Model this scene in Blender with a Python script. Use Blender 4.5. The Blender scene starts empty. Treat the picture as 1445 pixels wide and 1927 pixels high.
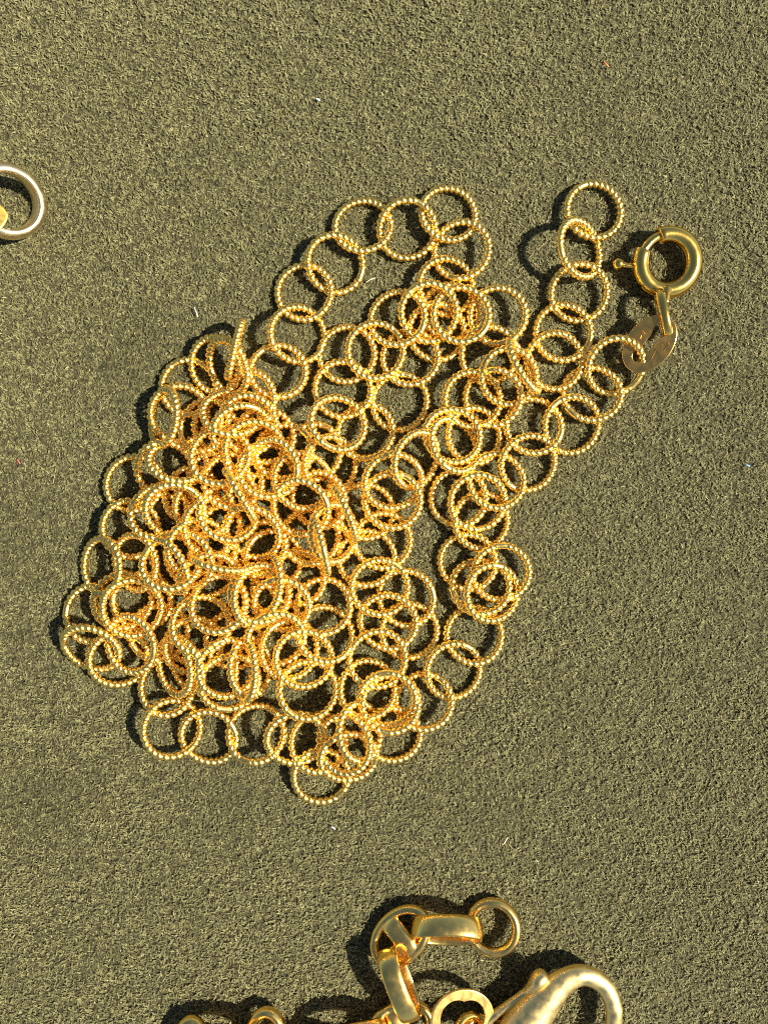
import bpy, math, random
import numpy as np
from mathutils import Vector, Matrix

random.seed(7)
rng = np.random.default_rng(7)
R_ = math.radians
scn = bpy.context.scene
COL = scn.collection

# ------------------------------------------------------------------ camera
# the scene is laid out in hundredths: a length of 100 is one unit; the photo
# plane (cloth) is 1445 x 1927 such hundredths and the phone hangs DIST above it
CX, CY, DIST, UNIT = 722.5, 963.5, 1400.0, 0.01
cam_d = bpy.data.cameras.new('camera')
cam = bpy.data.objects.new('camera', cam_d)
COL.objects.link(cam)
cam.location = (0, 0, DIST * UNIT)
cam_d.sensor_fit = 'VERTICAL'
cam_d.sensor_height = 36.0
cam_d.lens = 36.0 * DIST / 1927.0
cam_d.clip_start = 0.05
cam_d.clip_end = 200.0
scn.camera = cam

# ------------------------------------------------------------------ light
SUN = Vector((0.90, -0.12, 1.0)).normalized()      # from the cloth towards the sun
sun_el = math.asin(SUN.z)
world = bpy.data.worlds.new('World')
scn.world = world
world.use_nodes = True
wt = world.node_tree
sky = wt.nodes.new('ShaderNodeTexSky')
sky.sky_type = 'NISHITA'
sky.sun_disc = False
sky.sun_elevation = sun_el
sky.sun_rotation = math.atan2(SUN.x, SUN.y)
bg = wt.nodes['Background']
bg.inputs['Strength'].default_value = 0.05
wt.links.new(sky.outputs['Color'], bg.inputs['Color'])
sd = bpy.data.lights.new('sun', 'SUN')
sd.energy = 5.0
sd.angle = R_(0.55)
sd.color = (1.0, 0.945, 0.85)
so = bpy.data.objects.new('sun', sd)
COL.objects.link(so)
so.rotation_euler = SUN.to_track_quat('Z', 'Y').to_euler()
so.location = SUN * 30

scn.view_settings.view_transform = 'Standard'
scn.view_settings.look = 'None'
scn.view_settings.exposure = 1.05
scn.view_settings.gamma = 1.0
scn.view_settings.use_curve_mapping = False
scn.cycles.use_denoising = False
scn.cycles.sample_clamp_indirect = 8.0
scn.cycles.pixel_filter_type = 'BLACKMAN_HARRIS'
scn.cycles.filter_width = 1.15
scn.cycles.max_bounces = 10
scn.cycles.glossy_bounces = 6
scn.cycles.diffuse_bounces = 4


# ------------------------------------------------------------------ helpers
def P(px, py, z=0.0):
    """a point of the place seen at photo position (px, py), z hundredths above the cloth"""
    k = (DIST - z) / DIST
    return Vector(((px - CX) * k * UNIT, -(py - CY) * k * UNIT, z * UNIT))


def new_mesh(name, v, f, mat, smooth=True):
    me = bpy.data.meshes.new(name)
    me.from_pydata([tuple(p) for p in v], [], f)
    me.update()
    if smooth:
        me.polygons.foreach_set('use_smooth', [True] * len(me.polygons))
    if mat:
        me.materials.append(mat)
    return me


def obj(name, me, parent=None, mw=None):
    o = bpy.data.objects.new(name, me)
    COL.objects.link(o)
    if parent is not None:
        o.parent = parent
    if mw is not None:
        if parent is not None:
            o.matrix_parent_inverse = Matrix.Identity(4)
            p = Matrix.Identity(4)
            chain = []
            q = parent
            while q is not None:
                chain.append(q)
                q = q.parent
            for q in reversed(chain):
                p = p @ q.matrix_basis
            o.matrix_basis = p.inverted() @ mw
        else:
            o.matrix_basis = mw
    return o


def tag(o, label, cat, group=None):
    o['label'] = label
    o['category'] = cat
    if group:
        o['group'] = group


def thing(name, loc, label, cat, group=None):
    o = bpy.data.objects.new(name, None)
    o.empty_display_size = 0.2
    COL.objects.link(o)
    o.location = loc
    tag(o, label, cat, group)
    return o


def frame(c, u, n):
    n = n.normalized()
    u = (u - n * u.dot(n)).normalized()
    v = n.cross(u)
    m = Matrix((u, v, n)).transposed().to_4x4()
    m.translation = c
    return m


def sweep_loop(path, profile, closed=True):
    """path: list of (x, y) in the local plane; profile(i) -> list of (radial, axial)"""
    n = len(path)
    V, F = [], []
    m = None
    for i, (x, y) in enumerate(path):
        if closed:
            a, b = path[i - 1], path[(i + 1) % n]
        else:
            a, b = path[max(i - 1, 0)], path[min(i + 1, n - 1)]
        t = Vector((b[0] - a[0], b[1] - a[1])).normalized()
        nx, ny = t.y, -t.x
        pr = profile(i)
        m = len(pr)
        for r, z in pr:
            V.append((x + nx * r, y + ny * r, z))
    for i in range(n if closed else n - 1):
        j = (i + 1) % n
        for k in range(m):
            l = (k + 1) % m
            F.append((i * m + k, i * m + l, j * m + l, j * m + k))
    if not closed:
        F.append(tuple(range(m))[::-1])
        F.append(tuple((n - 1) * m + k for k in range(m)))
    return V, F


def ell(a, b, n=64, p=2.0):
    o = []
    for i in range(n):
        t = 2 * math.pi * i / n
        c, s = math.cos(t), math.sin(t)
        o.append((a * math.copysign(abs(c) ** (2 / p), c), b * math.copysign(abs(s) ** (2 / p), s)))
    return o


def round_prof(r, rz=None, n=14):
    rz = rz or r
    return [(r * math.cos(2 * math.pi * k / n), rz * math.sin(2 * math.pi * k / n)) for k in range(n)]


def d_prof(t, w, n=9):
    """band profile: flat inside, domed outside; t thick, w wide"""
    o = []
    for k in range(n):
        a = -math.pi / 2 + math.pi * k / (n - 1)
        o.append((t * 0.35 + t * 0.65 * math.cos(a), w / 2 * math.copysign(abs(math.sin(a)) ** 0.8, math.sin(a))))
    o += [(t * 0.1, w / 2 * 0.93), (0, w / 2 * 0.8), (0, 0), (0, -w / 2 * 0.8), (t * 0.1, -w / 2 * 0.93)]
    return o


def catmull(pts, n=8):
    o = []
    for i in range(len(pts) - 1):
        p0, p1, p2, p3 = pts[max(i - 1, 0)], pts[i], pts[i + 1], pts[min(i + 2, len(pts) - 1)]
        for k in range(n):
            t = k / n
            o.append(tuple(0.5 * (2 * b + (c - a) * t + (2 * a - 5 * b + 4 * c - d) * t * t + (3 * b - a - 3 * c + d) * t ** 3)
                           for a, b, c, d in zip(p0, p1, p2, p3)))
    o.append(tuple(pts[-1]))
    return o


def tube(pts, nseg=18, flat=1.0, cap=True):
    """pts: (x, y, z, r) in units; a round-ended tapering tube, squashed in z by flat"""
    V, F = [], []
    n = len(pts)
    if cap:                                     # round the two ends
        head, tail = [], []
        for a, b, lst in ((pts[0], pts[1], head), (pts[-1], pts[-2], tail)):
            d = Vector(a[:3]) - Vector(b[:3])
            d.normalize()
            for q in (0.98, 0.85, 0.6, 0.3):
                c = Vector(a[:3]) + d * a[3] * q * 0.8
                lst.append((c.x, c.y, c.z, a[3] * math.sqrt(1 - q * q)))
        pts = head + list(pts) + tail[::-1]
        n = len(pts)
    for i, p in enumerate(pts):
        a, b = Vector(pts[max(i - 1, 0)][:3]), Vector(pts[min(i + 1, n - 1)][:3])
        t = (b - a).normalized()
        up = Vector((0, 0, 1))
        if abs(t.z) > 0.9:
            up = Vector((0, 1, 0))
        s = t.cross(up).normalized()
        w = s.cross(t)
        for k in range(nseg):
            an = 2 * math.pi * k / nseg
            V.append(Vector(p[:3]) + s * (p[3] * math.cos(an)) + w * (p[3] * flat * math.sin(an)))
    for i in range(n - 1):
        for k in range(nseg):
            l = (k + 1) % nseg
            F.append((i * nseg + k, i * nseg + l, (i + 1) * nseg + l, (i + 1) * nseg + k))
    F.append(tuple(range(nseg))[::-1])
    F.append(tuple((n - 1) * nseg + k for k in range(nseg)))
    return V, F


# ------------------------------------------------------------------ materials
def gold_mat(name, col, rough, bump=0.15, scale=18.0, var=0.12):
    m = bpy.data.materials.new(name)
    m.use_nodes = True
    t = m.node_tree
    b = t.nodes['Principled BSDF']
    b.inputs['Metallic'].default_value = 1.0
    tc = t.nodes.new('ShaderNodeTexCoord')
    nz = t.nodes.new('ShaderNodeTexNoise')
    nz.inputs['Scale'].default_value = scale
    nz.inputs['Detail'].default_value = 5
    t.links.new(tc.outputs['Object'], nz.inputs['Vector'])
    mix = t.nodes.new('ShaderNodeMixRGB')
    mix.inputs[1].default_value = (*col, 1)
    mix.inputs[2].default_value = (col[0] * (1 - var * 0.4), col[1] * (1 - var), col[2] * (1 - 1.8 * var), 1)
    t.links.new(nz.outputs['Fac'], mix.inputs[0])
    t.links.new(mix.outputs[0], b.inputs['Base Color'])
    mr = t.nodes.new('ShaderNodeMapRange')
    mr.inputs['From Min'].default_value = 0.3
    mr.inputs['From Max'].default_value = 0.7
    mr.inputs['To Min'].default_value = rough * 0.75
    mr.inputs['To Max'].default_value = rough * 1.3
    t.links.new(nz.outputs['Fac'], mr.inputs['Value'])
    t.links.new(mr.outputs[0], b.inputs['Roughness'])
    if bump:
        n2 = t.nodes.new('ShaderNodeTexNoise')
        n2.inputs['Scale'].default_value = scale * 2.2
        n2.inputs['Detail'].default_value = 3
        t.links.new(tc.outputs['Object'], n2.inputs['Vector'])
        bp = t.nodes.new('ShaderNodeBump')
        bp.inputs['Strength'].default_value = bump
        bp.inputs['Distance'].default_value = 0.02
        t.links.new(n2.outputs['Fac'], bp.inputs['Height'])
        t.links.new(bp.outputs[0], b.inputs['Normal'])
    return m


M_ROPE = gold_mat('rope_gold', (1.0, 0.71, 0.19), 0.32, 0.10, 25.0)
M_GOLD = gold_mat('polished_gold', (0.97, 0.63, 0.14), 0.15, 0.03, 9.0)
M_TAG = gold_mat('tag_gold', (0.88, 0.54, 0.15), 0.22, 0.12, 6.0, 0.2)
M_LINK = gold_mat('worn_gold', (1.0, 0.69, 0.20), 0.25, 0.015, 7.0, 0.14)
M_CLASP = gold_mat('brushed_gold', (1.0, 0.75, 0.30), 0.36, 0.015, 7.0, 0.1)
M_WHITE = gold_mat('white_gold', (0.92, 0.74, 0.42), 0.33, 0.06, 8.0, 0.05)
M_PEND = gold_mat('yellow_gold', (1.0, 0.68, 0.16), 0.5, 0.08, 6.0)


def cloth_mat(name, fibre):
    m = bpy.data.materials.new(name)
    m.use_nodes = True
    t = m.node_tree
    b = t.nodes['Principled BSDF']
    b.inputs['Roughness'].default_value = 0.75 if fibre else 0.95
    b.inputs['Specular IOR Level'].default_value = 0.35 if fibre else 0.1
    if fibre:
        at = t.nodes.new('ShaderNodeAttribute')
        at.attribute_name = 'tint'
        t.links.new(at.outputs['Color'], b.inputs['Base Color'])
    else:
        tc = t.nodes.new('ShaderNodeTexCoord')
        nz = t.nodes.new('ShaderNodeTexNoise')
        nz.inputs['Scale'].default_value = 14
        nz.inputs['Detail'].default_value = 6
        t.links.new(tc.outputs['Object'], nz.inputs['Vector'])
        cr = t.nodes.new('ShaderNodeValToRGB')
        cr.color_ramp.elements[0].position = 0.35
        cr.color_ramp.elements[0].color = (0.03, 0.026, 0.013, 1)
        cr.color_ramp.elements[1].position = 0.68
        cr.color_ramp.elements[1].color = (0.10, 0.09, 0.042, 1)
        t.links.new(nz.outputs['Fac'], cr.inputs['Fac'])
        t.links.new(cr.outputs['Color'], b.inputs['Base Color'])
        bp = t.nodes.new('ShaderNodeBump')
        bp.inputs['Strength'].default_value = 0.8
        bp.inputs['Distance'].default_value = 0.04
        t.links.new(nz.outputs['Fac'], bp.inputs['Height'])
        t.links.new(bp.outputs[0], b.inputs['Normal'])
    return m


# ------------------------------------------------------------------ cloth
XW, YW = 2500, 3000            # the sheet goes on well beyond the frame
nx, ny = 250, 300


def undul(x, y):
    """slow waviness of the cloth, in hundredths"""
    return (3.0 * np.sin(x / 210.0 + 0.6 * np.sin(y / 330.0)) * np.cos(y / 260.0 + 0.8) + 1.5 * np.sin(x / 97.0 + y / 120.0)) * 0.35


xs = np.linspace(-XW / 2, XW / 2, nx)
ys = np.linspace(-YW / 2, YW / 2, ny)
gx_, gy_ = np.meshgrid(xs, ys, indexing='ij')
gz_ = undul(gx_, gy_) - 6.0 + rng.normal(0, 0.5, gx_.shape)
vv = np.stack([gx_, gy_, gz_], -1).reshape(-1, 3) * UNIT
idx = np.arange(nx * ny).reshape(nx, ny)
ff = np.stack([idx[:-1, :-1], idx[1:, :-1], idx[1:, 1:], idx[:-1, 1:]], -1).reshape(-1, 4)
cloth = obj('cloth', new_mesh('cloth', vv.tolist(), ff.tolist(), cloth_mat('felt_ground', False)))
cloth['kind'] = 'structure'

# the nap: short curled wool fibres lying over one another
NF = 420000
FW, FH = 1640, 2140
fx = rng.uniform(-FW / 2, FW / 2, NF)
fy = rng.uniform(-FH / 2, FH / 2, NF)


def field(x, y, cell, seed):
    """smooth random field of unit spread, one knot per cell"""
    g = np.random.default_rng(seed)
    w_, h_ = int(FW / cell) + 4, int(FH / cell) + 4
    k = g.normal(0, 1, (w_, h_))
    u, v = (x + FW / 2) / cell + 1, (y + FH / 2) / cell + 1
    i, j = np.floor(u).astype(int), np.floor(v).astype(int)
    a, b = u - i, v - j
    a, b = a * a * (3 - 2 * a), b * b * (3 - 2 * b)
    return (k[i, j] * (1 - a) + k[i + 1, j] * a) * (1 - b) + (k[i, j + 1] * (1 - a) + k[i + 1, j + 1] * a) * b


# fibres gather into little tufts that stand, lean and lie together
tuft = field(fx, fy, 6.0, 1) * 0.9 + field(fx, fy, 11.0, 2) * 0.5
brush = field(fx, fy, 170.0, 3) + 0.5 * field(fx, fy, 60.0, 4)
long_ = rng.random(NF) < 0.02
az = 1.0 + 1.9 * field(fx, fy, 9.0, 5) + rng.normal(0, 0.9, NF) + 0.35 * brush
ln = np.where(long_, rng.gamma(7.0, 2.3, NF) + 4, rng.gamma(5.0, 0.55, NF) + 2.8)
el = np.where(long_, np.abs(rng.normal(0.15, 0.15, NF)), np.abs(rng.normal(0.35, 0.3, NF) + 0.10 * brush))
curl = rng.normal(0, 1.3, NF)
wd = np.where(long_, rng.uniform(0.7, 1.2, NF), rng.uniform(1.3, 2.5, NF))
SEG = 3
rootz = undul(fx, fy) - 5.0 + rng.uniform(0, 2.0, NF) + 1.2 * tuft
pts = np.zeros((NF, SEG + 1, 3))
pts[:, 0] = np.stack([fx, fy, rootz], -1)
for s in range(SEG):
    a_ = az + curl * (s / SEG)
    e_ = el * (1.15 - 1.1 * s / SEG)
    st = (ln / SEG)[:, None] * np.stack([np.cos(a_) * np.cos(e_), np.sin(a_) * np.cos(e_), np.sin(e_)], -1)
    pts[:, s + 1] = pts[:, s] + st
# the nap leans this way and that in broad waves, as if stroked by a hand
lean = 0.08 * brush + 0.24 * ((fy / 963.0) ** 2 - 0.35) + 0.10 * (-fx / 722.0) * (fy / 963.0)
pts[:, :, 2] -= lean[:, None] * (pts[:, :, 0] - pts[:, :1, 0])
side = np.stack([-np.sin(az + curl * 0.5), np.cos(az + curl * 0.5), rng.normal(0, 0.5, NF) + lean * np.sin(az + curl * 0.5)], -1)
side /= np.linalg.norm(side, axis=1)[:, None]
taper = np.array([1.0, 0.95, 0.8, 0.35])
V = np.zeros((NF, SEG + 1, 2, 3))
for s in range(SEG + 1):
    off = side * (wd * 0.5 * taper[s])[:, None]
    V[:, s, 0] = pts[:, s] - off
    V[:, s, 1] = pts[:, s] + off
V = (V.reshape(-1, 3) * UNIT).astype(np.float32)
base = (np.arange(NF) * (SEG + 1) * 2)[:, None]
q = []
for s in range(SEG):
    q.append(np.concatenate([base + 2 * s, base + 2 * s + 1, base + 2 * s + 3, base + 2 * s + 2], 1))
Q = np.stack(q, 1).reshape(-1, 4)
me = bpy.data.meshes.new('nap_fibres')
me.vertices.add(len(V))
me.vertices.foreach_set('co', V.ravel())
me.loops.add(len(Q) * 4)
me.loops.foreach_set('vertex_index', Q.ravel().astype(np.int32))
me.polygons.add(len(Q))
me.polygons.foreach_set('loop_start', (np.arange(len(Q)) * 4).astype(np.int32))
me.polygons.foreach_set('use_smooth', np.ones(len(Q), bool))
me.update(calc_edges=True)
# every fibre its own dye: olive, brown, khaki, a few pale ones
pal = np.array([[0.070, 0.062, 0.028], [0.130, 0.120, 0.052], [0.245, 0.228, 0.090], [0.37, 0.348, 0.150], [0.52, 0.49, 0.27]])
pk = np.clip(rng.normal(1.95, 0.6, NF) + 0.16 * field(fx, fy, 8.0, 6) + 0.04 * brush, 0, 4)
lo = np.floor(pk).astype(int).clip(0, 3)
fr = (pk - lo)[:, None]
tint = pal[lo] * (1 - fr) + pal[lo + 1] * fr
tint *= rng.uniform(0.9, 1.1, (NF, 1)) * np.array([[0.655, 0.635, 0.58]])
rgba = np.ones((NF, (SEG + 1) * 2, 4), np.float32)
rgba[:, :, :3] = tint[:, None, :]
at = me.attributes.new('tint', 'FLOAT_COLOR', 'POINT')
at.data.foreach_set('color', rgba.ravel())
me.materials.append(cloth_mat('wool_fibre', True))
nap = obj('nap_fibres', me, cloth)
nap['kind'] = 'stuff'

# ------------------------------------------------------------------ the rope necklace
RC, WR = 51.2, 6.9             # ring centre-line radius and wire radius


def rope_link(name, seed, ridges=31, joint=0.16, oval=0.012, nu=360, nv=12):
    r = random.Random(seed)
    ph = r.uniform(0, 6.28)
    V, F = [], []
    for i in range(nu):
        u = 2 * math.pi * i / nu
        du = abs((u + math.pi) % (2 * math.pi) - math.pi)
        w = min(1.0, max(0.0, (du - joint) / 0.10))          # the soldered joint is smooth
        oo = 1 + oval * math.sin(2 * u + ph) + 0.006 * math.sin(3 * u + 2 * ph)
        for k in range(nv):
            v = 2 * math.pi * k / nv
            fr = ((ridges * u + v + ph) / (2 * math.pi)) % 1.0
            h = math.sqrt(1 - 0.92 * (2 * fr - 1) ** 2)
            rad = WR * (0.30 + 0.82 * h * w + 0.62 * (1 - w))
            rr = RC * oo + rad * math.cos(v)
            V.append((rr * math.cos(u) * UNIT, rr * math.sin(u) * UNIT, rad * math.sin(v) * UNIT))
    for i in range(nu):
        j = (i + 1) % nu
        for k in range(nv):
            l = (k + 1) % nv
            F.append((i * nv + k, j * nv + k, j * nv + l, i * nv + l))
    return new_mesh(name, V, F, M_ROPE)


LINKS = [rope_link('rope_link', 3, 29, 0.10), rope_link('rope_link', 9, 28, 0.12), rope_link('rope_link', 21, 30, 0.05),
         rope_link('rope_link', 47, 29, 0.08, 0.028), rope_link('rope_link', 58, 30, 0.18, 0.02),
         rope_link('rope_link', 33, 29, 0.26)]

# (x, y, layer [, ratio, angle of the long axis, sign of the tilt [, joint angle]])
# chains are runs of linked rings; angle is measured in the picture, y down
CH = []
CH.append([  # from the tag down the right edge and along the bottom right
    (1157, 690, 1.6, .93, 4, -1, 35), (1113, 741, 1), (1075, 800, 1), (1004, 802, 1.2), (993, 872, 1), (934, 905, 2),
    (898, 945, 3), (862, 937, 1.6), (905, 980, 1), (880, 1057, 1), (904, 1104, 1.4), (942, 1078, 2.2), (926, 1116, 3),
    (892, 1195, 1), (853, 1262, 1), (797, 1320, 1), (738, 1382, 1), (678, 1378, 2, .66, 72, 1), (648, 1400, 3), (655, 1425, 2), (604, 1460, 1)])
CH.append([  # short end, top right
    (1117, 397, 1), (1091, 469, 1.3, .84, 86, 1), (1089, 551, 1), (1059, 626, 1), (1043, 680, 1), (985, 690, 2, .42, 62, -1),
    (957, 709, 2.5), (927, 748, 1.5), (892, 820, 1.5), (852, 820, 2.4), (783, 866, 2, .72, 115, 1)])
CH.append([  # the long loop over the top, down to the left
    (848, 588, 1), (840, 540, 1), (868, 471, 1), (844, 403, 1), (766, 432, 1), (683, 425, 1), (631, 497, 1), (573, 550, 1),
    (561, 630, 1, .92, 90, 1), (524, 698, 1), (472, 752, 2, .9, 80, -1), (437, 778, 2.4, .8, 20, 1)])
CH.append([  # second row
    (653, 667, 1), (707, 660, 1.4), (748, 599, 2), (807, 588, 3), (868, 592, 3.6), (936, 594, 2), (920, 668, 1.2)])
CH.append([(822, 625, 1), (772, 673, 1), (752, 757, 1), (688, 812, 1), (622, 875, 2)])
CH.append([(645, 733, 1), (637, 797, 3), (590, 850, 1.5)])
CH.append([(889, 752, 2.2), (855, 838, 1, .8, 60, 1)])
CH.append([(738, 942, 3), (740, 906, 2), (720, 1017, 1.5), (764, 1125, 1), (770, 1187, 1)])
CH.append([(730, 1170, 3), (715, 1105, 2), (690, 1050, 1)])
# left edge
CH.append([(356, 729, 1), (405, 688, 1, .9, 60, -1), (429, 690, 2, .68, 60, -1), (443, 658, 3, .20, 105, 1)])
CH.append([(338, 779, 1.2), (309, 786, 1, .66, 96, -1), (311, 884, 2), (253, 910, 1), (247, 995, 1), (255, 1058, 1.6, .88, 80, -1), (192, 1065, 1, .84, 90, -1),
           (172, 1155, 1), (172, 1220, 2, .84, 12, -1), (224, 1240, 1), (246, 1212, 2.2), (249, 1144, 3.6)])
# bottom edge
CH.append([(329, 1254, 1.6, .75, 82, -1), (316, 1290, 1), (324, 1371, 1), (393, 1386, 1), (482, 1380, 1), (556, 1390, 2), (600, 1398, 1.2)])
CH.append([(692, 1297, 3), (728, 1316, 4), (735, 1324, 3), (710, 1240, 3.2), (612, 1193, 2), (608, 1140, 2)])
CH.append([(519, 1203, 4), (572, 1240, 3.5), (580, 1298, 2), (545, 1222, 2)])
# the heap itself, lower and middle
CH.append([(379, 1175, 3), (412, 1136, 3.6), (390, 1085, 2, .7, 150, 1), (323, 1058, 4), (318, 1064, 3, .7, 60, -1), (329, 961, 3.2), (300, 962, 2), (337, 868, 2.5, .7, 20, 1)])
CH.append([(427, 1258, 3), (432, 1284, 1.6), (472, 1256, 2.6, .55, 82, 1), (462, 1262, 2, .5, 95, -1)])
CH.append([(490, 1117, 4.5), (530, 1138, 3), (482, 1126, 3, .6, 84, 1), (502, 1098, 2.4, .6, 100, -1)])
CH.append([(415, 858, 5), (468, 798, 3), (455, 812, 2.4, .8, 150, 1), (440, 905, 3), (505, 885, 3.4), (512, 880, 4.2), (565, 955, 4)])
CH.append([(535, 850, 2.5), (500, 820, 2), (478, 845, 3)])
CH.append([(452, 932, 5, .16, 60, 1)])
CH.append([(415, 1056, 4, .16, 16, -1)])
CH.append([(603, 1026, 4.4, .17, 77, 1), (646, 968, 4, .22, 68, 1), (628, 1004, 3, .75, 90, 1)])
CH.append([(475, 1002, 3), (490, 1032, 2.4), (515, 1052, 2), (558, 1088, 1.5)])
CH.append([(372, 1030, 3), (355, 1052, 2), (400, 992, 2.4), (385, 955, 2), (430, 965, 3)])
CH.append([(232, 1130, 1.5), (268, 1132, 1.2), (300, 1190, 1.2)])
CH.append([(585, 1010, 2), (600, 940, 2), (570, 905, 2.5)])
CH.append([(395, 905, 2), (360, 930, 1.5), (385, 800, 2), (420, 800, 1.5)])
CH.append([(688, 962, 1)])
CH.append([(350, 1250, 1.5, .7, 70, -1), (365, 1215, 1.4), (440, 1205, 1.2)])

rt = random.Random(11)
rings = []
link_pairs = []
for ch in CH:
    for k, e in enumerate(ch):
        e = tuple(e) + (1, 0, 1)[len(e) - 3:] if len(e) < 6 else tuple(e)
        if e[3] == 1 and e[2] >= 2 and e[0] < 690:
            q = 0.87 + 0.125 * rt.random()
            e = (e[0], e[1], e[2], q, rt.uniform(0, 180), rt.choice((1, -1))) + e[6:]
        rings.append(dict(x=e[0], y=e[1], lay=e[2], ratio=e[3], ang=R_(e[4]), sgn=e[5], joint=e[6] if len(e) > 6 else None, k=k))
        if k:
            link_pairs.append((len(rings) - 2, len(rings) - 1))
NR = len(rings)
px = np.array([r['x'] for r in rings], float)
py = np.array([r['y'] for r in rings], float)
lay = np.array([r['lay'] for r in rings], float)
z = 8.0 + (lay - 1) * 9
gx = np.zeros(NR)
gy = np.zeros(NR)
steep = np.array([r['ratio'] < 0.5 for r in rings])
for i, r in enumerate(rings):          # plane slope of the rings that clearly tilt
    if not steep[i] and r['ratio'] < 1:
        g = math.tan(math.acos(min(0.999, r['ratio']))) * r['sgn']
        gx[i] = -math.sin(r['ang']) * g
        gy[i] = math.cos(r['ang']) * g
g0x, g0y = gx.copy(), gy.copy()
hold = np.array([0.0 if (r['ratio'] < 1) else 1.0 for r in rings])   # seen tilts stay as they are

# where two rings cross in plan, one passes over the other; linked rings pass
# once over and once under each other
con = []
lp = {p: 1 for p in link_pairs}
gaps = []
for i in range(NR):
    for j in range(i + 1, NR):
        if steep[i] or steep[j]:
            continue
        dx, dy = px[j] - px[i], py[j] - py[i]
        d = math.hypot(dx, dy)
        if d > 2 * RC + 8 or d < 3:
            continue
        mx, my = (px[i] + px[j]) / 2, (py[i] + py[j]) / 2
        h = math.sqrt(max(0.0, RC * RC - d * d / 4))
        ux, uy = -dy / d, dx / d
        over = 1 if (lay[i] > lay[j] or (lay[i] == lay[j] and i > j)) else -1
        linked = (i, j) in lp
        for s in (1, -1):
            o_ = over
            if linked and abs(lay[i] - lay[j]) < 1.5:
                o_ = s if rings[i]['k'] % 2 == 0 else -s
            qx, qy = mx + s * h * ux, my + s * h * uy
            gaps.append((1.0 if linked else 0.62) * (1.0 if min(rings[i]['ratio'], rings[j]['ratio']) > 0.97 else 0.35))
            con.append((i, j, qx - px[i], qy - py[i], qx - px[j], qy - py[j], o_))
con = np.array(con)
ci, cj = con[:, 0].astype(int), con[:, 1].astype(int)
GAP = 2 * WR * 0.98 * np.array(gaps)
zt = WR + (lay - 1) * 6.5
KG = 0.9 / (RC * RC)
ga = np.arange(8) * np.pi / 4
for it in range(900):
    z += (zt - z) * (0.06 if it < 700 else 0.02)
    gx = g0x + (gx - g0x) * 0.985
    gy = g0y + (gy - g0y) * 0.985
    zi = z[ci] + gx[ci] * con[:, 2] + gy[ci] * con[:, 3]
    zj = z[cj] + gx[cj] * con[:, 4] + gy[cj] * con[:, 5]
    viol = np.clip(GAP - con[:, 6] * (zi - zj), 0, 6.0)
    wsum = 2 + KG * (hold[ci] * (con[:, 2] ** 2 + con[:, 3] ** 2) + hold[cj] * (con[:, 4] ** 2 + con[:, 5] ** 2))
    lam = viol / wsum * 0.28 * con[:, 6]
    np.add.at(z, ci, lam)
    np.add.at(z, cj, -lam)
    np.add.at(gx, ci, lam * KG * con[:, 2] * hold[ci])
    np.add.at(gy, ci, lam * KG * con[:, 3] * hold[ci])
    np.add.at(gx, cj, -lam * KG * con[:, 4] * hold[cj])
    np.add.at(gy, cj, -lam * KG * con[:, 5] * hold[cj])
    gm = np.hypot(gx, gy)
    lim = np.where(hold > 0, np.minimum(1.0, 0.30 / np.maximum(gm, 1e-6)), 1.0)
    gx *= lim
    gy *= lim
    for a in ga:
        lx, ly = RC * math.cos(a), RC * math.sin(a)
        cosf = 1 / np.sqrt(1 + (gx * math.cos(a) + gy * math.sin(a)) ** 2)
        low = z + (gx * lx + gy * ly) * cosf
        v = np.clip(WR - 1.5 - low, 0, None)
        z += v * 0.6
        gx += v * 0.4 * KG * lx * hold
        gy += v * 0.4 * KG * ly * hold
FIX = {(1157, 690): (22.0, 0.0, -0.45), (1117, 397): (12.0, -0.06, 0.06), (1089, 551): (14.0, 0.06, -0.12), (1059, 626): (12.0, 0.10, 0.05)}
for i in range(NR):
    if (px[i], py[i]) in FIX:
        z[i], gx[i], gy[i] = FIX[(px[i], py[i])]
z = np.where(z > 40, 40 + (z - 40) * 0.4, z)
print('RINGS', NR, 'z', round(float(z.min()), 1), round(float(z.max()), 1), 'slope', round(float(np.hypot(gx, gy).mean()), 3))

necklace = thing('necklace', P(600, 1000, 0), 'tangled heap of gold necklace chain made of round twisted-wire rings, with spring clasp', 'necklace')
rj = random.Random(5)
for i, r in enumerate(rings):
    if steep[i]:
        # a ring standing on its edge
        a = r['ang']
        e1 = Vector((math.cos(a), -math.sin(a), 0))
        c2 = r['ratio']
        s2 = math.sqrt(1 - c2 * c2) * r['sgn']
        e2 = Vector((math.sin(a), math.cos(a), 0)) * c2 + Vector((0, 0, s2))
        n = e1.cross(e2)
        zc = RC * abs(s2) * 0.9 + WR - 4 + max(0, (r['lay'] - 3)) * 3
        c = P(r['x'], r['y'], zc)
    else:
        # the slope is in picture axes (y down): turn it into the place's axes
        n = Vector((-gx[i], gy[i], 1.0)).normalized()
        e1 = Vector((1, 0, 0))
        c = P(r['x'], r['y'], z[i])
    mw = frame(c, e1, n)
    ja = r['joint']
    rot = R_(-ja) if ja is not None else rj.uniform(0, 6.28)
    mesh = LINKS[5] if ja is not None else LINKS[rj.choice((0, 0, 1, 2, 3, 4))]
    obj('link', mesh, necklace, mw @ Matrix.Rotation(rot, 4, 'Z'))

# --- the spring ring clasp
cc = P(1255, 494, 24)
clasp_n = Vector((0.05, -0.16, 1)).normalized()
cm = frame(cc, Vector((1, 0, 0)), clasp_n)
Rk, rk = 0.500, 0.155


def arc_tube(a0, a1, rad, R, n=60, nseg=20, ends=True):
    pts = []
    for i in range(n + 1):
        a = R_(a0 + (a1 - a0) * i / n)
        pts.append((R * math.cos(a), R * math.sin(a), 0, rad))
    return tube(pts, nseg, 1.0, ends)


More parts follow.
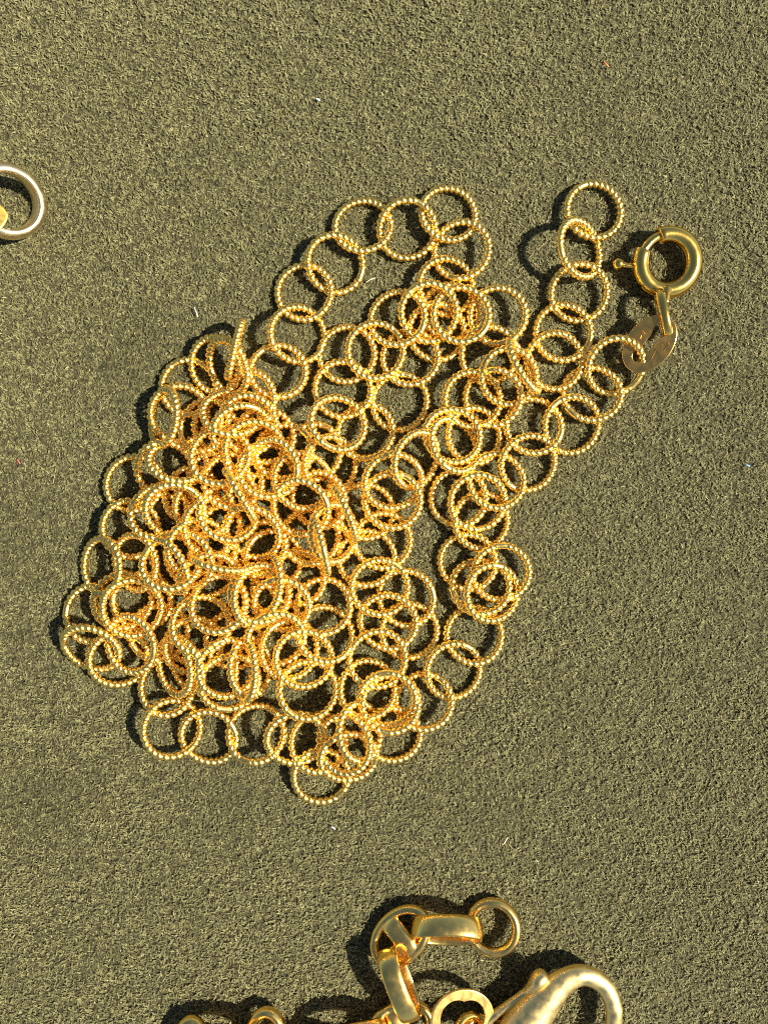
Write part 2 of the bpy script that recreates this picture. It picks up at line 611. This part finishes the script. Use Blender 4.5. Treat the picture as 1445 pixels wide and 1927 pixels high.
def flat_end_arc(a0, a1, rad, R, n=70, nseg=22):
    V, F = [], []
    bev = [(0, 0.80), (0.006, 0.93), (0.022, 1.0)]
    rows = []
    tot = n
    for i in range(tot + 1):
        rows.append((R_(a0 + (a1 - a0) * i / tot), rad))
    rows = [(rows[0][0], rad * .55), (rows[0][0] + .001, rad * .9), (rows[0][0] + .03, rad)] + rows[2:-2] + [(rows[-1][0] - .03, rad), (rows[-1][0] - .001, rad * .9), (rows[-1][0], rad * .55)]
    for a, r in rows:
        for k in range(nseg):
            v = 2 * math.pi * k / nseg
            rr = R + r * math.cos(v)
            V.append((rr * math.cos(a), rr * math.sin(a), r * math.sin(v)))
    for i in range(len(rows) - 1):
        for k in range(nseg):
            l = (k + 1) % nseg
            F.append((i * nseg + k, (i + 1) * nseg + k, (i + 1) * nseg + l, i * nseg + l))
    F.append(tuple(range(nseg)))
    F.append(tuple((len(rows) - 1) * nseg + k for k in range(nseg))[::-1])
    return V, F


v, f = flat_end_arc(-205, 112, rk, Rk)
clasp = obj('spring_clasp', new_mesh('spring_clasp', v, f, M_GOLD), necklace, cm)
v, f = arc_tube(108, 160, 0.085, Rk - 0.005, 24)
obj('latch', new_mesh('latch', v, f, M_GOLD), clasp, cm)
# thumb knob on a short stem, left of the ring
kn = [P(1192, 501, 22), P(1180, 500, 22), P(1170, 498, 22)]
v, f = tube([(*kn[0], .045), (*kn[1], .05), (*kn[2], .06)], 14)
kv, kf = tube([(*(P(1163, 497, 14)), .10), (*(P(1163, 497, 20)), .115), (*(P(1163, 497, 26)), .10)], 18)
o_ = len(v)
obj('knob', new_mesh('knob', list(v) + list(kv), f + [tuple(a + o_ for a in t) for t in kf], M_GOLD), clasp, Matrix.Identity(4))
# eyelet: an upright flat loop from the clasp down to the tag
ec = P(1247, 591, 34)
ed = (P(1240, 628, 22) - P(1253, 552, 30)).normalized()
ev, ef = sweep_loop(ell(.40, .23, 48), lambda i: [(r * .8, zz) for r, zz in d_prof(.10, .17)])
eye_n = Vector((1.0, 0.22, 0.33))
eyelet = obj('eyelet', new_mesh('eyelet', ev, ef, M_GOLD), clasp, frame(ec, ed, eye_n))
v, f = tube([(*P(1253, 546, 26), .11), (*P(1252, 560, 28), .085), (*P(1251, 568, 30), .075)], 16)
obj('collar', new_mesh('collar', v, f, M_GOLD), clasp, Matrix.Identity(4))


# --- oval tag with a waisted slot
def slot_plate(a, b, hr, hd, neck, th, n=96):
    """oval plate a x b with two round holes at +-hd joined by a neck"""
    outer = ell(a, b, n)
    inner = []
    for i in range(n):
        t = 2 * math.pi * i / n
        dx_, dy_ = math.cos(t), math.sin(t)
        best = 0.02
        for s in range(1, 400):
            q_ = s * a / 400
            x, y = q_ * dx_, q_ * dy_
            ax = abs(x)
            w = neck + (hr * 0.55 - neck) * max(0, (ax / hd)) ** 2
            inside = (ax <= hd and abs(y) <= w) or math.hypot(ax - hd, y) <= hr
            if inside:
                best = q_
        inner.append((best * dx_, best * dy_))
    V, F = [], []
    h = th / 2
    bev = th * 0.3
    rings_ = []
    for pl, sgn in ((outer, 1), (inner, -1)):
        def off(p, d):
            l = math.hypot(*p)
            return (p[0] * (l - d) / l, p[1] * (l - d) / l)
        seq = [(bev, h), (bev * .3, h - bev * .3), (0, h - bev), (0, -h + bev), (bev, -h)]
        for d, zz in (seq if sgn > 0 else seq[::-1]):
            rings_.append([(*off(p, d if sgn > 0 else -d * .7), zz) for p in pl])
    m = len(rings_)
    for rg in rings_:
        V += rg
    for k in range(m):
        k2 = (k + 1) % m
        for i in range(n):
            j = (i + 1) % n
            F.append((k * n + i, k2 * n + i, k2 * n + j, k * n + j))
    return V, F


tc_ = P(1221, 647, 36)
tu = Vector((math.cos(R_(52)), math.sin(R_(52)), 0.10))
tn = Vector((-0.22, -0.14, 1.0))
tm = frame(tc_, tu, tn)
v, f = slot_plate(.57, .41, .125, .27, .075, .055)
def flat_faces(me):
    for p in me.polygons:
        if abs(p.normal.z) > 0.95:
            p.use_smooth = False


tagp = obj('oval_tag', new_mesh('oval_tag', v, f, M_TAG, True), necklace, tm)
flat_faces(tagp.data)


def stroke(V, F, a, b, w, h, z0):
    a, b = Vector((a[0], a[1], 0)), Vector((b[0], b[1], 0))
    d = (b - a).normalized()
    s = Vector((-d.y, d.x, 0)) * w
    o = len(V)
    for p in (a, b):
        V += [p - s + Vector((0, 0, z0)), p + s + Vector((0, 0, z0)), p + s * .5 + Vector((0, 0, z0 + h)), p - s * .5 + Vector((0, 0, z0 + h))]
    F += [(o, o + 1, o + 5, o + 4), (o + 1, o + 2, o + 6, o + 5), (o + 2, o + 3, o + 7, o + 6), (o + 3, o, o + 4, o + 7), (o, o + 3, o + 2, o + 1), (o + 4, o + 5, o + 6, o + 7)]


def tag_pt(qx, qy):
    """a mark's place: read at (qx, qy) in the photo, moved into the tag's plane"""
    w = P(qx, qy, 22)
    return (tm.inverted() @ w)[:2]


def Z(a, b):      # from the 9.03x enlargement of the tag
    return tag_pt(1140 + a / 9.03, 560 + b / 9.03)


V, F = [], []
zt = .0265
for a, b, w in (((745, 1045), (830, 885), .011), ((830, 885), (893, 975), .011), ((850, 850), (905, 800), .013), ((905, 800), (930, 850), .012),
                ((930, 850), (880, 885), .010), ((950, 790), (1015, 775), .011), ((1015, 775), (1030, 830), .011), ((1030, 830), (975, 880), .013), ((975, 880), (955, 910), .011)):
    stroke(V, F, Z(*a), Z(*b), w, .012, zt)
obj('hallmark', new_mesh('hallmark', V, F, M_TAG, False), tagp, tm)
V, F = [], []
for a, b, w in (((575, 590), (600, 640), .013), ((600, 570), (645, 630), .012), ((520, 680), (555, 700), .011), ((575, 650), (560, 715), .010)):
    stroke(V, F, Z(*a), Z(*b), w, .012, zt)
obj('hallmark', new_mesh('hallmark', V, F, M_TAG, False), tagp, tm)

# ------------------------------------------------------------------ the heavy bracelet along the bottom edge
brace = thing('bracelet', P(800, 1850, 0), 'heavy polished gold link bracelet with lobster clasp along the bottom edge', 'bracelet')


def add_link(name, c, u, n, path, prof, mat=M_LINK):
    v, f = sweep_loop(path, prof)
    return obj(name, new_mesh(name, v, f, mat), brace, frame(c, u, n))


def bar_link(c, u, n, a=.67, b=.46, r=.085, bar_w=.19):
    l = add_link('bar_link', c, u, n, ell(a - r, b - r, 72), lambda i: round_prof(r, r * 1.15))
    # the flat cross bar, domed on top
    V, F = [], []
    prof = []
    for k in range(9):
        t = -1 + 2 * k / 8
        prof.append((t * bar_w, .055 * math.sqrt(max(0, 1 - t * t)) + .02))
    prof += [(bar_w, -.03), (-bar_w, -.03)]
    L = b - r * .9
    for yy in (-L, -L * .4, 0, L * .4, L):
        for x, zz in prof:
            V.append((x, yy, zz + .02))
    m = len(prof)
    for i in range(4):
        for k in range(m):
            k2 = (k + 1) % m
            F.append((i * m + k, i * m + k2, (i + 1) * m + k2, (i + 1) * m + k))
    F.append(tuple(range(m))[::-1])
    F.append(tuple(4 * m + k for k in range(m)))
    obj('bar', new_mesh('bar', V, F, M_LINK), l, frame(c, u, n))
    return l


# end ring
add_link('round_link', P(927, 1745, 16), Vector((1, 0, .0)), Vector((-.15, .10, 1)), ell(.435, .445, 64), lambda i: round_prof(.088, .11))
# band link seen from its side, between end ring and first bar link
add_link('band_link', P(841, 1750, 36), Vector((1, .02, 0)), Vector((.03, 1, -.86)), ell(.57, .34, 64, 2.2), lambda i: d_prof(.085, .37))
bar_link(P(753, 1762, 24), Vector((.70, .71, .12)), Vector((-.28, .18, 1)))
add_link('band_link', P(752, 1852, 40), Vector((.40, -.92, -.05)), Vector((1, .40, .02)), ell(.60, .34, 64, 2.2), lambda i: d_prof(.085, .37))
bar_link(P(752, 1936, 28), Vector((.95, .30, -.05)), Vector((.1, .25, 1)))
add_link('band_link', P(662, 1948, 40), Vector((1, .25, 0)), Vector((-.2, 1, -.66)), ell(.57, .32, 64, 2.2), lambda i: d_prof(.085, .37))
# the chain runs on below the frame and shows again at the left
bar_link(P(580, 1985, 28), Vector((.9, .2, 0)), Vector((0, .1, 1)))
add_link('round_link', P(502, 1948, 30), Vector((1, 0, 0)), Vector((-.1, .1, 1)), ell(.30, .40, 56), lambda i: round_prof(.095, .12))
add_link('band_link', P(430, 1953, 40), Vector((1, .18, 0)), Vector((0, 1, -.7)), ell(.56, .32, 64, 2.2), lambda i: d_prof(.085, .37))
add_link('round_link', P(360, 1966, 30), Vector((1, 0, 0)), Vector((-.1, .1, 1)), ell(.26, .42, 56), lambda i: round_prof(.095, .12))

# pale oval tag of the bracelet
pm = frame(P(870, 1914, 46), Vector((1, -.12, 0)), Vector((.22, .06, 1)))
v, f = slot_plate(.60, .50, .30, .12, .28, .06)
plate = obj('oval_tag', new_mesh('oval_tag', v, f, M_LINK), brace, pm)
flat_faces(plate.data)
for cx_, cy_, R0, n_ in ((884, 1944, .30, Vector((.5, .2, .8))), (897, 1955, .36, Vector((-.1, .5, .9))), (912, 1966, .44, Vector((.2, .6, .8)))):
    v, f = sweep_loop(ell(R0, R0 * .95, 56), lambda i: round_prof(.075))
    obj('jump_ring', new_mesh('jump_ring', v, f, M_GOLD), brace, frame(P(cx_, cy_, 40), Vector((1, 0, 0)), n_))


def px_tube(lst, n=8, nseg=20, flat=1.0):
    c = catmull([(*P(x, y, zz), r * UNIT) for x, y, zz, r in lst], n)
    return tube(c, nseg, flat)


v, f = px_tube([(1118, 1984, 34, 11), (1142, 1962, 34, 13), (1154, 1925, 35, 15), (1152, 1886, 36, 16), (1132, 1851, 37, 16.5), (1097, 1835, 38, 18),
                (1058, 1848, 38, 23), (1021, 1884, 38, 32), (988, 1928, 38, 41), (960, 1975, 36, 44), (930, 2018, 34, 38), (915, 2044, 32, 26)], 8, 26, .85)
lob = obj('lobster_clasp', new_mesh('lobster_clasp', v, f, M_CLASP), brace, Matrix.Identity(4))
v, f = px_tube([(1019, 1837, 42, 13), (1011, 1844, 42, 14), (1000, 1857, 38, 11), (985, 1869, 33, 7.5), (958, 1889, 32, 7.5), (925, 1914, 31, 8), (895, 1945, 30, 9)], 7, 18, 1.2)
obj('lever', new_mesh('lever', v, f, M_CLASP), lob, Matrix.Identity(4))

# ------------------------------------------------------------------ finger ring at the left edge
rn = Vector((.98, -.40, 1))
rc_ = P(14, 379, 52)


def band_prof(i):
    o = []
    for k in range(11):
        a = -math.pi / 2 + math.pi * k / 10
        o.append((.0 + .13 * math.cos(a), .21 * math.sin(a)))
    o += [(-.022, .205), (-.042, .195), (-.055, .17), (-.060, 0), (-.055, -.17), (-.042, -.195), (-.022, -.205)]
    return o


v, f = sweep_loop(ell(.55, .53, 96), band_prof)
fr_ = obj('finger_ring', new_mesh('finger_ring', v, f, M_WHITE), None, frame(rc_, Vector((1, 0, 0)), rn))
tag(fr_, 'pale white-gold band ring cut off by the left edge of the picture', 'ring')

# yellow gold piece poking in at the left edge, in front of the band
out = [(-60, 372), (-20, 377), (2, 386), (9, 392), (13, 398), (17, 403), (16, 411), (13, 418), (9, 424), (3, 432), (-8, 440), (-40, 448), (-70, 440), (-80, 405)]
V, F = [], []
n_ = len(out)
cxo, cyo = -30, 410
for sc_, zz in ((.90, 86), (.97, 85), (1.0, 81), (1.0, 76), (.94, 72)):
    for x, y in out:
        V.append(P(cxo + (x - cxo) * sc_, cyo + (y - cyo) * sc_, zz - .12 * (x - 10)))
for k in range(4):
    for i in range(n_):
        j = (i + 1) % n_
        F.append((k * n_ + i, (k + 1) * n_ + i, (k + 1) * n_ + j, k * n_ + j))
F.append(tuple(range(n_)))
F.append(tuple(4 * n_ + i for i in range(n_))[::-1])
V = [Vector(p) for p in V]
pd = obj('gold_pendant', new_mesh('gold_pendant', V, F, M_PEND, False))
tag(pd, 'bright yellow gold pendant edge poking in over the pale ring at the left', 'pendant')


# ------------------------------------------------------------------ lint on the cloth
def simple_mat(name, col, rough=.7):
    m = bpy.data.materials.new(name)
    m.use_nodes = True
    b = m.node_tree.nodes['Principled BSDF']
    b.inputs['Roughness'].default_value = rough
    nz = m.node_tree.nodes.new('ShaderNodeTexNoise')
    nz.inputs['Scale'].default_value = 30
    mx = m.node_tree.nodes.new('ShaderNodeMixRGB')
    mx.inputs[1].default_value = (*col, 1)
    mx.inputs[2].default_value = (*[c * .75 for c in col], 1)
    m.node_tree.links.new(nz.outputs['Fac'], mx.inputs[0])
    m.node_tree.links.new(mx.outputs[0], b.inputs['Base Color'])
    return m


def lint(pts, r, col, label, cat='lint', name='lint_fibre'):
    v, f = tube(catmull([(*P(x, y, zz), r * UNIT) for x, y, zz in pts], 5), 8)
    o = obj(name, new_mesh(name, v, f, simple_mat(name, col)))
    tag(o, label, cat)


lint([(1136, 117, 2), (1140, 121, 4), (1144, 125, 3)], 1.5, (.75, .22, .08), 'tiny orange-red lint thread on the green cloth at the upper right')
lint([(596, 186, 3), (598, 187, 4), (601, 188, 3)], 1.8, (.75, .85, .95), 'tiny pale blue speck of lint near the top of the cloth', name='lint_speck')
lint([(690, 531, 3), (697, 526, 5), (706, 523, 4)], .9, (.75, .68, .45), 'short straw-coloured fibre on the cloth just inside the top loop of the necklace')
lint([(946, 1589, 3), (950, 1584, 5), (955, 1576, 4)], 1.0, (.8, .72, .45), 'short straw-coloured fibre alone on the cloth below the necklace')
lint([(33, 866, 3), (36, 869, 4), (38, 872, 3)], 1.3, (.6, .12, .10), 'tiny dark red lint thread near the left edge of the cloth')
lint([(624, 1556, 3), (627, 1557, 4), (630, 1560, 3)], 1.3, (.75, .75, .82), 'tiny whitish speck of lint on the cloth under the lowest necklace ring', name='lint_speck')
lint([(1403, 874, 3), (1406, 876, 4), (1409, 877, 3)], 1.5, (.25, .45, .75), 'tiny blue speck of lint near the right edge of the cloth', name='lint_speck')
lint([(366, 579, 3), (370, 588, 5), (372, 596, 3)], 1.0, (.7, .66, .5), 'short pale fibre standing on the cloth above the left of the heap')
